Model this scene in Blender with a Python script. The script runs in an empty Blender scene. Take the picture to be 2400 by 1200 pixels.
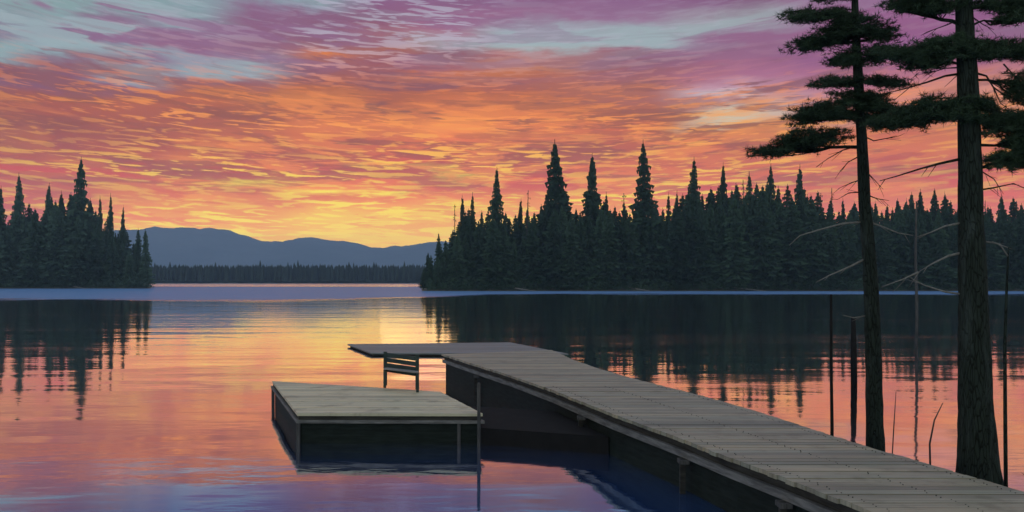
import bpy, bmesh, math, random
from mathutils import Vector, Matrix
random.seed(7)
SC = bpy.context.scene
COL = SC.collection
HAZE = 3.2e-4
F = 2078.0; YH = 656.0; H = 2.4          # focal length in photo pixels, horizon row, eye height (m)

def W(px, py, z=0.0):                      # photo pixel -> point on the level z
    D = (H - z) * F / (py - YH)
    return Vector(((px - 1200) / F * D, D, z))
def A(px, py, D):                          # photo pixel -> point at distance D
    return Vector(((px - 1200) / F * D, D, H - (py - YH) / F * D))
def lin(c):
    return tuple(((v/255)/12.92 if v/255 <= .04045 else ((v/255+.055)/1.055)**2.4) for v in c) + (1.0,)
def interp(tab, x):
    if x <= tab[0][0]: return tab[0][1]
    for (a, b), (c, d) in zip(tab, tab[1:]):
        if x <= c: return b + (d-b)*(x-a)/(c-a)
    return tab[-1][1]

# ------------------------------------------------------------------ node helpers
class NT:
    def __init__(s, tree):
        s.t = tree; s.n = tree.nodes; s.l = tree.links
    def new(s, typ, **kw):
        nd = s.n.new(typ)
        for k, v in kw.items(): setattr(nd, k, v)
        return nd
    def put(s, nd, idx, v):
        if v is None: return
        if isinstance(v, bpy.types.NodeSocket): s.l.new(v, nd.inputs[idx])
        else: nd.inputs[idx].default_value = v
    def m(s, op, a, b=None, c=None, clamp=False):
        nd = s.new('ShaderNodeMath', operation=op); nd.use_clamp = clamp
        s.put(nd, 0, a); s.put(nd, 1, b); s.put(nd, 2, c); return nd.outputs[0]
    def xyz(s, x, y, z):
        nd = s.new('ShaderNodeCombineXYZ'); s.put(nd, 0, x); s.put(nd, 1, y); s.put(nd, 2, z); return nd.outputs[0]
    def noise(s, vec, scale, detail=3, rough=.5, dist=0, out=0):
        nd = s.new('ShaderNodeTexNoise'); s.put(nd, 'Vector', vec)
        nd.inputs['Scale'].default_value = scale; nd.inputs['Detail'].default_value = detail
        nd.inputs['Roughness'].default_value = rough; nd.inputs['Distortion'].default_value = dist
        return nd.outputs[out]
    def ramp(s, fac, stops, interp='LINEAR'):
        nd = s.new('ShaderNodeValToRGB'); cr = nd.color_ramp; cr.interpolation = interp
        s.put(nd, 0, fac)
        while len(cr.elements) < len(stops): cr.elements.new(0.5)
        for e, (p, c) in zip(cr.elements, stops):
            e.position = p; e.color = c if len(c) == 4 else tuple(c)+(1,)
        return nd.outputs[0]
    def mix(s, fac, a, b, blend='MIX'):
        nd = s.new('ShaderNodeMix', data_type='RGBA', blend_type=blend)
        s.put(nd, 0, fac); s.put(nd, 6, a); s.put(nd, 7, b); return nd.outputs[2]
    def remap(s, v, a, b, c=0.0, d=1.0):
        nd = s.new('ShaderNodeMapRange'); nd.clamp = True; nd.interpolation_type = 'SMOOTHSTEP'
        s.put(nd, 0, v)
        for i, q in enumerate((a, b, c, d)): nd.inputs[i+1].default_value = q
        return nd.outputs[0]

def material(name, build):
    m = bpy.data.materials.new(name); m.use_nodes = True
    nt = NT(m.node_tree); bs = m.node_tree.nodes['Principled BSDF']
    build(nt, bs); return m
def coords(nt, kind='Object'):
    return nt.new('ShaderNodeTexCoord').outputs[kind]
def position(nt):
    return nt.new('ShaderNodeNewGeometry').outputs['Position']
def bump(nt, bs, h, strength=.3, dist=.02):
    b = nt.new('ShaderNodeBump'); b.inputs['Strength'].default_value = strength; b.inputs['Distance'].default_value = dist
    nt.l.new(h, b.inputs['Height']); nt.l.new(b.outputs[0], bs.inputs['Normal'])

def mat_foliage(name, c1, c2, scale, transl=0):
    def f(nt, bs):
        oi = nt.new('ShaderNodeObjectInfo')
        n = nt.noise(coords(nt), scale, 3, .6)
        v = nt.m('ADD', nt.m('MULTIPLY', nt.remap(n, .35, .7), .6), nt.m('MULTIPLY', oi.outputs['Random'], .4))
        nt.l.new(nt.mix(v, c1, c2), bs.inputs['Base Color'])
        bs.inputs['Roughness'].default_value = .75; bs.inputs['Specular IOR Level'].default_value = .2
    return material(name, f)
M = {}
M['far_needles'] = mat_foliage('far_needles', (.008, .024, .014, 1), (.055, .105, .062, 1), .35)
M['left_needles'] = mat_foliage('left_needles', (.014, .034, .022, 1), (.085, .15, .115, 1), .35)
M['hazy_needles'] = mat_foliage('hazy_needles', (.014, .026, .02, 1), (.03, .05, .04, 1), .1)
M['needles'] = mat_foliage('pine_needles', (.016, .034, .020, 1), (.040, .070, .042, 1), 5)
def f(nt, bs):
    p = coords(nt); s = nt.new('ShaderNodeMapping'); nt.put(s, 0, p); s.inputs['Scale'].default_value = (1, 1, .16)
    v = nt.new('ShaderNodeTexVoronoi'); v.feature = 'DISTANCE_TO_EDGE'; v.inputs['Scale'].default_value = 38
    d = nt.noise(s.outputs[0], 9, 4, .6, .6)
    w = nt.new('ShaderNodeVectorMath', operation='ADD'); nt.put(w, 0, s.outputs[0])
    nn = nt.new('ShaderNodeVectorMath', operation='SCALE'); nt.put(nn, 0, nt.noise(s.outputs[0], 6, 3, .5, 0, 1)); nn.inputs['Scale'].default_value = .12
    nt.put(w, 1, nn.outputs[0]); nt.put(v, 'Vector', w.outputs[0])
    h = nt.remap(v.outputs['Distance'], 0, .12)
    c = nt.mix(h, (.006, .008, .007, 1), (.018, .026, .023, 1))
    c = nt.mix(nt.remap(d, .5, .75), c, (.036, .048, .048, 1))
    nt.l.new(c, bs.inputs['Base Color']); bs.inputs['Roughness'].default_value = .95; bs.inputs['Specular IOR Level'].default_value = .15
    bump(nt, bs, nt.m('ADD', h, d), .8, .02)
M['bark'] = material('pine_bark', f)
def f(nt, bs):
    n = nt.noise(coords(nt), 8, 4, .6)
    nt.l.new(nt.mix(n, (.02, .017, .015, 1), (.06, .052, .045, 1)), bs.inputs['Base Color']); bs.inputs['Roughness'].default_value = .9
M['far_bark'] = material('far_bark', f)
def f(nt, bs):
    s = nt.new('ShaderNodeMapping'); nt.put(s, 0, coords(nt)); s.inputs['Scale'].default_value = (6, 6, 1)
    n = nt.noise(s.outputs[0], 6, 4, .6)
    nt.l.new(nt.mix(n, (.05, .048, .048, 1), (.24, .235, .23, 1)), bs.inputs['Base Color']); bs.inputs['Roughness'].default_value = .85
    bump(nt, bs, n, .4, .01)
M['dead_wood'] = material('dead_grey_wood', f)
def f(nt, bs):
    n = nt.noise(coords(nt), 5, 4, .6)
    nt.l.new(nt.mix(n, (.006, .006, .007, 1), (.018, .017, .018, 1)), bs.inputs['Base Color']); bs.inputs['Roughness'].default_value = .9; bs.inputs['Specular IOR Level'].default_value = .08
M['black_wood'] = material('black_wet_wood', f)

def deck_mat(name, pitch, warm, cool, dark):
    def f(nt, bs):
        p = position(nt); sp = nt.new('ShaderNodeSeparateXYZ'); nt.put(sp, 0, p)
        row = nt.m('FLOOR', nt.m('DIVIDE', sp.outputs[1], pitch))
        wn = nt.new('ShaderNodeTexWhiteNoise', noise_dimensions='1D'); nt.put(wn, 'W', row)
        wn2 = nt.new('ShaderNodeTexWhiteNoise', noise_dimensions='1D'); nt.put(wn2, 'W', nt.m('ADD', row, .37))
        v = nt.xyz(nt.m('MULTIPLY', sp.outputs[0], 1.1), nt.m('MULTIPLY', sp.outputs[1], 34), nt.m('MULTIPLY', row, 3.7))
        g = nt.noise(v, 1, 5, .65, .4)
        v2 = nt.xyz(nt.m('MULTIPLY', sp.outputs[0], .8), nt.m('MULTIPLY', sp.outputs[1], 3), nt.m('MULTIPLY', row, 1.3))
        g2 = nt.noise(v2, 1, 3, .5)
        c = nt.mix(wn.outputs[0], warm, cool)
        c = nt.mix(nt.m('MULTIPLY', nt.remap(g, .35, .75), .55), c, dark)
        c = nt.mix(nt.m('MULTIPLY', nt.remap(g2, .45, .75), .45), c, dark)
        c = nt.mix(nt.m('MULTIPLY', nt.m('POWER', wn2.outputs[0], 3), .75), c, dark)
        st = nt.noise(nt.xyz(nt.m('MULTIPLY', sp.outputs[0], 2.2), nt.m('MULTIPLY', sp.outputs[1], 2.2), 5), 1, 5, .65)
        c = nt.mix(nt.m('MULTIPLY', nt.remap(st, .52, .66), .45), c, (.10, .085, .055, 1))
        nt.l.new(c, bs.inputs['Base Color'])
        nt.l.new(nt.m('MULTIPLY_ADD', g, .3, .38), bs.inputs['Roughness'])
        bs.inputs['Specular IOR Level'].default_value = .6
        bump(nt, bs, g, .5, .004)
    return material(name, f)
M['deck'] = deck_mat('weathered_deck_boards', .149, (.37, .305, .21, 1), (.25, .25, .195, 1), (.075, .075, .062, 1))
M['float_deck'] = deck_mat('float_deck_boards', .149, (.62, .52, .34, 1), (.50, .47, .34, 1), (.26, .24, .18, 1))
M['platform_deck'] = deck_mat('platform_boards', .3, (.17, .17, .16, 1), (.14, .16, .18, 1), (.08, .09, .10, 1))
def plainwood(name, a, b, rough=.75, sc=(1, 1, 8)):
    def f(nt, bs):
        s = nt.new('ShaderNodeMapping'); nt.put(s, 0, coords(nt)); s.inputs['Scale'].default_value = sc
        n = nt.noise(s.outputs[0], 3, 5, .65, .3)
        nt.l.new(nt.mix(nt.remap(n, .3, .7), a, b), bs.inputs['Base Color']); bs.inputs['Roughness'].default_value = rough; bs.inputs['Specular IOR Level'].default_value = .12
        bump(nt, bs, n, .4, .006)
    return material(name, f)
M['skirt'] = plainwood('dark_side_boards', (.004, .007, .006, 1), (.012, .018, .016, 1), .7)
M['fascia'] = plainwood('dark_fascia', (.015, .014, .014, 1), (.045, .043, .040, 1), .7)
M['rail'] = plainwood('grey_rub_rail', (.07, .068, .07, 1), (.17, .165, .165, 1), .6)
M['post'] = plainwood('grey_post', (.035, .035, .037, 1), (.085, .082, .085, 1), .8, (8, 8, 1))
M['chair'] = plainwood('dark_green_chair_paint', (.018, .032, .034, 1), (.04, .055, .055, 1), .5, (1, 1, 1))
M['chair_seat'] = plainwood('pale_chair_seat', (.16, .15, .16, 1), (.26, .24, .24, 1), .55, (1, 1, 1))  # seat paler grey than the rest of the chair
def f(nt, bs):
    p = position(nt)
    n = nt.noise(p, 1.2, 6, .65)
    nt.l.new(nt.mix(nt.remap(n, .4, .62), (.03, .032, .024, 1), (.055, .06, .035, 1)), bs.inputs['Base Color'])
    bs.inputs['Roughness'].default_value = .95; bump(nt, bs, n, .6, .08)
M['earth'] = material('mossy_earth', f)
def f(nt, bs):
    n = nt.noise(position(nt), .02, 5, .6)
    nt.l.new(nt.mix(n, (.02, .034, .03, 1), (.045, .06, .05, 1)), bs.inputs['Base Color'])
    bs.inputs['Roughness'].default_value = 1; bs.inputs['Specular IOR Level'].default_value = 0
M['far_land'] = material('wooded_far_land', f)
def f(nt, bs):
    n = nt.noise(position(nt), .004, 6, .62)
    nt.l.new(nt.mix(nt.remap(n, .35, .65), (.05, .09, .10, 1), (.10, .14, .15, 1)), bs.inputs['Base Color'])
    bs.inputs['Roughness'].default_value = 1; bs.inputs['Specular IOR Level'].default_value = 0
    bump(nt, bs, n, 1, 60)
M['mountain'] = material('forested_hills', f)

# ------------------------------------------------------------------ water
def f(nt, bs):
    p = position(nt); sp = nt.new('ShaderNodeSeparateXYZ'); nt.put(sp, 0, p)
    X, Y = sp.outputs[0], sp.outputs[1]
    # wind-ruffled lane beyond the calm bay, calm again near the far shore
    edge = nt.noise(nt.xyz(nt.m('MULTIPLY', X, .045), nt.m('MULTIPLY', Y, .03), 0), 1, 5, .6)
    Yw = nt.m('ADD', Y, nt.m('MULTIPLY', nt.m('SUBTRACT', edge, .5), 60))
    near = nt.remap(nt.m('SUBTRACT', Yw, nt.remap(X, -28, 6, 0, 42)), 96, 118); far = nt.remap(Y, 330, 300)
    lane = nt.m('MULTIPLY', near, far)
    breeze = nt.remap(nt.noise(nt.xyz(nt.m('MULTIPLY', X, .035), nt.m('MULTIPLY', Y, .22), 0), 1, 4, .55, .6), .40, .68)
    calm = nt.remap(nt.noise(nt.xyz(nt.m('MULTIPLY', X, .10), nt.m('MULTIPLY', Y, .55), 4), 1, 3, .55, .5), .35, .7)
    # heights (metres)
    n1 = nt.noise(nt.xyz(nt.m('MULTIPLY', X, .55), nt.m('MULTIPLY', Y, 1.5), 0), 1, 2, .5, .2)
    n2 = nt.noise(nt.xyz(nt.m('MULTIPLY', X, 2.2), nt.m('MULTIPLY', Y, 4.5), 3), 1, 3, .5, .3)
    n3 = nt.noise(nt.xyz(nt.m('MULTIPLY', X, .12), nt.m('MULTIPLY', Y, .35), 9), 1, 2, .5)
    amp_s = nt.m('ADD', nt.m('MULTIPLY_ADD', calm, .0022, .0004), nt.m('MULTIPLY', lane, .055))
    h = nt.m('MULTIPLY', n1, .0045)
    h = nt.m('ADD', h, nt.m('MULTIPLY', n2, amp_s))
    h = nt.m('ADD', h, nt.m('MULTIPLY', n3, .03))
    b = nt.new('ShaderNodeBump'); b.inputs['Strength'].default_value = 1; b.inputs['Distance'].default_value = 1
    nt.l.new(h, b.inputs['Height'])
    gl = nt.new('ShaderNodeBsdfGlossy'); gl.distribution = 'GGX'
    fg = nt.new('ShaderNodeFresnel'); fg.inputs['IOR'].default_value = 1.38
    nt.l.new(nt.mix(nt.remap(fg.outputs[0], .24, .33), (.47, .68, 1, 1), (.98, .98, 1, 1)), gl.inputs['Color'])
    nt.l.new(b.outputs[0], gl.inputs['Normal'])
    farz = nt.remap(Y, 300, 345)
    nt.put(gl, 'Roughness', nt.m('ADD', nt.m('ADD', nt.m('MULTIPLY_ADD', breeze, .05, .025), nt.m('MULTIPLY', lane, .16)), nt.m('MULTIPLY', farz, .16)))
    df = nt.new('ShaderNodeBsdfDiffuse'); nt.l.new(nt.mix(lane, (.022, .050, .15, 1), (.11, .22, .44, 1)), df.inputs['Color'])
    lw = nt.new('ShaderNodeFresnel'); lw.inputs['IOR'].default_value = 1.38
    nt.l.new(b.outputs[0], lw.inputs['Normal'])
    mx = nt.new('ShaderNodeMixShader'); nt.put(mx, 0, nt.m('MULTIPLY', nt.ramp(lw.outputs[0], [(0, (.35,)*3), (.23, (.56,)*3), (.29, (.74,)*3), (.35, (.94,)*3), (.43, (1,)*3)]), nt.m('MULTIPLY_ADD', lane, -.80, 1)))
    nt.l.new(df.outputs[0], mx.inputs[1]); nt.l.new(gl.outputs[0], mx.inputs[2])
    nt.l.new(mx.outputs[0], nt.n['Material Output'].inputs['Surface'])
M['water'] = material('lake_water', f)

# ------------------------------------------------------------------ world: sunset sky
SKY = {  # topmost stops lie above the frame, brightened as fill light
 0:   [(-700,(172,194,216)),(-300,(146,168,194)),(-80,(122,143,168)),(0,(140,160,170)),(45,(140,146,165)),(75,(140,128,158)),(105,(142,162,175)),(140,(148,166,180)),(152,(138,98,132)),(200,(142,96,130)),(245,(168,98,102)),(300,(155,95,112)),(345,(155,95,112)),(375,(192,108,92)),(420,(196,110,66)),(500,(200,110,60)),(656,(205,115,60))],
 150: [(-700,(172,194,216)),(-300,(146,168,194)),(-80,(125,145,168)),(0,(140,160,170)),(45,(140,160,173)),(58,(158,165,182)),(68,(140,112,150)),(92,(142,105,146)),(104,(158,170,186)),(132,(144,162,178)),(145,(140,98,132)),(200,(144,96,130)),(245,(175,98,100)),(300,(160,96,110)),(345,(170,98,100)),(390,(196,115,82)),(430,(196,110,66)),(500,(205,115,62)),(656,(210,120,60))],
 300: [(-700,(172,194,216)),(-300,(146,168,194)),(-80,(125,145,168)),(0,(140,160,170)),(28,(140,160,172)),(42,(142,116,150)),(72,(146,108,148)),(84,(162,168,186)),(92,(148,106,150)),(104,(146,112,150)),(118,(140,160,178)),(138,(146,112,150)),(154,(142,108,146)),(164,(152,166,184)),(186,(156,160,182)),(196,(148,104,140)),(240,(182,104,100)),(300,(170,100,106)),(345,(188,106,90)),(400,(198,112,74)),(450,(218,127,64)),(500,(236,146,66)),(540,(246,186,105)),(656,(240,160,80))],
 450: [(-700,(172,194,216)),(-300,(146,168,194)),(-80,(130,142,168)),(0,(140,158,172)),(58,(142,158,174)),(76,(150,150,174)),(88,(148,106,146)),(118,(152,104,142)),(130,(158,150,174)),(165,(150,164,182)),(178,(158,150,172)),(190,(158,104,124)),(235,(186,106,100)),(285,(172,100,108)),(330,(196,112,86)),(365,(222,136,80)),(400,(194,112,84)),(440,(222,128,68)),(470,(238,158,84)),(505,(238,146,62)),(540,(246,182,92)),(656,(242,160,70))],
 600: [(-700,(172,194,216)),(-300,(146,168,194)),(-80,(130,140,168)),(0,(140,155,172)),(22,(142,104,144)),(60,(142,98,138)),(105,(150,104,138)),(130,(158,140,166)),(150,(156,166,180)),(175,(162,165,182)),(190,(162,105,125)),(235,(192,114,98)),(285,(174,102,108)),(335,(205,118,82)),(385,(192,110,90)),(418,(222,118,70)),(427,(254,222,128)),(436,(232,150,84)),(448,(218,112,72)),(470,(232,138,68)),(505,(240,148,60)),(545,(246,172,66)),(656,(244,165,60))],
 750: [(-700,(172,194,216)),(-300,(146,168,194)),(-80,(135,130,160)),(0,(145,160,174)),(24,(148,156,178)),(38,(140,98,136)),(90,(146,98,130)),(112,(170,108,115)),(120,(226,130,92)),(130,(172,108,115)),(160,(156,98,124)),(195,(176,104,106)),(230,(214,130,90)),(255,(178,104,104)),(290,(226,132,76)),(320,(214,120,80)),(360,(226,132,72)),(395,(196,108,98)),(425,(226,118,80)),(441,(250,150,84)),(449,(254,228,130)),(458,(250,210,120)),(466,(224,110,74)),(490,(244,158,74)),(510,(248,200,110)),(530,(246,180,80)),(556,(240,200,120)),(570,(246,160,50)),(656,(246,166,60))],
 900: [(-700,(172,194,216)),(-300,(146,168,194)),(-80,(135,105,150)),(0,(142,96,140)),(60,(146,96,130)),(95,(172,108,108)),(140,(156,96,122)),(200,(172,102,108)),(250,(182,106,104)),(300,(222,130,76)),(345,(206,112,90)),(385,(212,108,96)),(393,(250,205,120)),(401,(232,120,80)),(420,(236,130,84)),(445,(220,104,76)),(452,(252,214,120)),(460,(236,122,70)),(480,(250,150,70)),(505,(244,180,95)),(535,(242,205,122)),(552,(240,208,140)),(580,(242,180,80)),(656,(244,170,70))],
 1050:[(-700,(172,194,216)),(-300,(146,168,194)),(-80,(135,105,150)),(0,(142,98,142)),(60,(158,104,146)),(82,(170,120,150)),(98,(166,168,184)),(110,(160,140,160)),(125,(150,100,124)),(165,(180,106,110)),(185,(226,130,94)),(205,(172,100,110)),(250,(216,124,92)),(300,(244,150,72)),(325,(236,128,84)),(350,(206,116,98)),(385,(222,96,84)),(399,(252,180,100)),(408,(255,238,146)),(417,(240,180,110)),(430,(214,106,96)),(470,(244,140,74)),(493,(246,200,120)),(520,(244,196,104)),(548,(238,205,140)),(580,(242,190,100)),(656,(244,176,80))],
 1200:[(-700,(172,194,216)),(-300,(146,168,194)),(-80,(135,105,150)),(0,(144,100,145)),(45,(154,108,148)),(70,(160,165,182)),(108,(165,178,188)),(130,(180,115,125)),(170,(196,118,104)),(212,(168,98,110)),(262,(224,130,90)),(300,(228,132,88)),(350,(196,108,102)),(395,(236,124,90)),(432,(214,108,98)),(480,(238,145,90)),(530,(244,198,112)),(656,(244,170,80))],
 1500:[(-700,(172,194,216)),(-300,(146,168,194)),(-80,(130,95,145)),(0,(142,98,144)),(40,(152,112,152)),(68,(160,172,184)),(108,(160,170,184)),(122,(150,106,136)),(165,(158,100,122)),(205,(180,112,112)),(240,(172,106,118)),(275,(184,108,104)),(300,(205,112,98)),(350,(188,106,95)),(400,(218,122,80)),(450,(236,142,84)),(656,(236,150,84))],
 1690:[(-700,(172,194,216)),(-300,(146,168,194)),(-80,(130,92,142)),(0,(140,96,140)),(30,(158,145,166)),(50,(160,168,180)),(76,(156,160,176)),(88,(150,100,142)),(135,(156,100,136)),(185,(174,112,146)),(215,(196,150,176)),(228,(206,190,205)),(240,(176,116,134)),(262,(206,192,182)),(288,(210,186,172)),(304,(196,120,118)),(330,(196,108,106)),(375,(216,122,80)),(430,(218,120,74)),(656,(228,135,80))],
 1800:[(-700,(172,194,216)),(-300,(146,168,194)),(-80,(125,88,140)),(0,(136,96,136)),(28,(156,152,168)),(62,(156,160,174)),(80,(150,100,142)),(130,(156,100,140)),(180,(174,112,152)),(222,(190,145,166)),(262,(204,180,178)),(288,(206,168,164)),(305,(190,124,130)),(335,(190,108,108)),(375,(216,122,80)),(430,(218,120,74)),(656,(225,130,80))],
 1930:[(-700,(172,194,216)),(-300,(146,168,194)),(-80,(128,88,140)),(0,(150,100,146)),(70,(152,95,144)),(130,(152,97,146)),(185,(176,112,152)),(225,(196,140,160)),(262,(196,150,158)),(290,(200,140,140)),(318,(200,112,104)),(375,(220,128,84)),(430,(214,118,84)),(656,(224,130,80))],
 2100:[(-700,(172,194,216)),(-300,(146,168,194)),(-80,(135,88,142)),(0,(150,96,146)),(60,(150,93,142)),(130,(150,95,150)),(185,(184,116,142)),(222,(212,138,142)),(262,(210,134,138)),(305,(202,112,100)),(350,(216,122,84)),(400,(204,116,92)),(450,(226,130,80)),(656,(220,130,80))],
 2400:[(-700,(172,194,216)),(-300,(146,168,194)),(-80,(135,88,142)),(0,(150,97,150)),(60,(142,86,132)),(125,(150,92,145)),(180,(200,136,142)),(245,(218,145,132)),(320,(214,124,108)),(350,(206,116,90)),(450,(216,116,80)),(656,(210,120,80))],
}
world = bpy.data.worlds.new("World"); SC.world = world; world.use_nodes = True
w = NT(world.node_tree)
bg = world.node_tree.nodes['Background']
d = w.new('ShaderNodeTexCoord').outputs['Generated']
nm = w.new('ShaderNodeVectorMath', operation='NORMALIZE'); w.put(nm, 0, d)
sx = w.new('ShaderNodeSeparateXYZ'); w.put(sx, 0, nm.outputs[0])
az = w.m('ARCTAN2', sx.outputs[0], sx.outputs[1]); el = w.m('ARCSINE', w.m('MAXIMUM', sx.outputs[2], 0))
azs = az
# cloud bands fan out towards the sides
elt = w.m('DIVIDE', el, w.m('MULTIPLY_ADD', w.m('MULTIPLY', az, az), 0.55, 1.0))
def sn(ka, ke, off, detail=3, rough=.55, dist=.3):
    return w.noise(w.xyz(w.m('MULTIPLY', azs, ka), w.m('MULTIPLY', elt, ke), off), 1, detail, rough, dist)
wz1 = w.m('SUBTRACT', sn(7, 26, 1.3, 4), .5)
wz2 = w.m('SUBTRACT', sn(22, 120, 7.7, 4, .6), .5)
lowf = w.remap(el, 0.0, 0.14, .25, 1.0)
el_w = w.m('ADD', el, w.m('MULTIPLY', lowf, w.m('ADD', w.m('MULTIPLY', wz1, .034), w.m('MULTIPLY', wz2, .020))))
az_w = w.m('ADD', az, w.m('MULTIPLY', w.m('SUBTRACT', sn(6, 30, 21), .5), .11))
EM = 0.8
fac = w.m('POWER', w.m('DIVIDE', w.m('MAXIMUM', el_w, 0), EM, clamp=True), .5)
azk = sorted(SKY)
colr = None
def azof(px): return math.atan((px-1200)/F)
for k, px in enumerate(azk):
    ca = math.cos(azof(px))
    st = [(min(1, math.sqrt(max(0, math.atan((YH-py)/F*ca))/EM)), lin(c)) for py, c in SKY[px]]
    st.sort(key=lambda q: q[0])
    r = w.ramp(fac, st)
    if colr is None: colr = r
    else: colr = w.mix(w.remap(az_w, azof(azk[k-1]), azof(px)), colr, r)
# thin lit streaks and mauve shadows of the cloud deck
s1 = sn(18, 210, 3.1, 3, .5, .5); s2 = sn(34, 300, 11.9, 2, .5, .4); s3 = sn(9, 78, 31.3, 4, .62, .7)
E = lambda py: math.sqrt(max(0, math.atan((YH-py)/F))/EM)
facp = w.m('POWER', w.m('DIVIDE', el, EM, clamp=True), .5)
lit = w.ramp(facp, [(0, lin((255,235,170))), (E(540), lin((255,232,160))), (E(440), lin((255,225,130))), (E(380), lin((255,196,100))), (E(300), lin((250,160,84))), (E(215), lin((240,140,104))), (E(150), lin((206,160,172))), (E(90), lin((186,178,200))), (E(0), lin((178,172,196)))])
dk = w.ramp(facp, [(0, lin((235,135,50))), (E(520), lin((236,130,50))), (E(430), lin((206,98,76))), (E(350), lin((164,98,102))), (E(250), lin((146,94,114))), (E(120), lin((136,92,128))), (E(0), lin((128,92,130)))])
side = w.remap(w.m('ABSOLUTE', w.m('ADD', az, .08)), .18, .5, 1, .45)
m1 = w.m('MULTIPLY', w.remap(s1, .555, .61), side)
m2 = w.m('MULTIPLY', w.m('MULTIPLY', w.remap(s2, .56, .62), .75), side)
hi = w.m('MAXIMUM', w.remap(el, .17, .24, 1, .3), w.remap(w.m('ABSOLUTE', w.m('ADD', az, .14)), .08, .16, .8, 0))
mlit = w.m('MULTIPLY', w.m('MAXIMUM', m1, m2), hi)
md = w.m('MULTIPLY', w.m('MULTIPLY', w.remap(s3, .52, .59), .85), w.remap(el, .2, .26, 1, .25))
top_ = w.remap(el, .205, .245)
b1 = w.m('MULTIPLY', w.remap(sn(5, 42, 52.5, 4, .55, .5), .53, .57), top_)
b2 = w.m('MULTIPLY', w.remap(sn(6, 46, 71.5, 4, .55, .5), .52, .56), top_)
colr = w.mix(w.m('MULTIPLY', b1, w.remap(az, -.30, -.10, .8, .45)), colr, lin((148, 106, 148)))
colr = w.mix(w.m('MULTIPLY', b2, w.remap(az, -.40, -.22, .85, .12)), colr, lin((156, 170, 184)))
modl = w.remap(sn(4, 24, 91, 3), .38, .58, .35, 1)
modd = w.remap(sn(5, 28, 44, 3), .38, .58, .4, 1)
ck = w.m('MULTIPLY', w.remap(sn(5.5, 46, 63.7, 5, .6, .5), .52, .58), w.m('MULTIPLY', w.remap(el, .07, .12), w.remap(el, .24, .21)))
colr = w.mix(w.m('MULTIPLY', ck, .55), colr, lin((150, 94, 112)))
ck2 = w.m('MULTIPLY', w.remap(sn(6, 50, 17.7, 5, .6, .5), .54, .60), w.m('MULTIPLY', w.remap(el, .03, .08), w.m('MULTIPLY', w.remap(el, .23, .18), w.remap(w.m('ABSOLUTE', w.m('ADD', az, .06)), .25, .45, 1, .3))))
colr = w.mix(w.m('MULTIPLY', ck2, .5), colr, lin((250, 152, 74)))
mlit = w.m('MULTIPLY', mlit, modl); md = w.m('MULTIPLY', md, modd)
colr = w.mix(md, colr, dk)
colr = w.mix(w.m('MULTIPLY', mlit, .92), colr, lit)
# glow where the sun has just gone behind the hills
ga = w.m('DIVIDE', w.m('ADD', az, .12), .25); ge = w.m('DIVIDE', w.m('SUBTRACT', el, .040), .042)
g = w.m('EXPONENT', w.m('MULTIPLY', w.m('ADD', w.m('MULTIPLY', ga, ga), w.m('MULTIPLY', ge, ge)), -1))
colr = w.mix(w.m('MULTIPLY', g, .60), colr, lin((255,205,98)))
# the sky behind the haze is brighter than it looks through the haze
back_fill = w.remap(w.m('ABSOLUTE', az), .75, 1.9)  # unseen sky behind the camera, made pale as added fill light
colr = w.mix(back_fill, colr, w.mix(w.remap(el, 0, .9), lin((185,186,192)), lin((186,196,206))))
tau = w.m('MULTIPLY', w.m('MINIMUM', w.m('DIVIDE', 276, w.m('MAXIMUM', el, .01)), 5300), HAZE)
T = w.m('EXPONENT', w.m('MULTIPLY', tau, -1)); oT = w.m('SUBTRACT', 1, T)
def vop(op, a, b_, sc=None):
    nd = w.new('ShaderNodeVectorMath', operation=op); w.put(nd, 0, a)
    if b_ is not None: w.put(nd, 1, b_)
    if sc is not None: w.put(nd, 'Scale', sc)
    return nd.outputs[0]
J = vop('SCALE', (.19, .17, .38), None, oT)
colr = vop('MAXIMUM', vop('SCALE', vop('SUBTRACT', colr, J), None, w.m('DIVIDE', 1, T)), (.01, .01, .01))
w.l.new(colr, bg.inputs[0]); bg.inputs[1].default_value = 1.0

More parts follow.
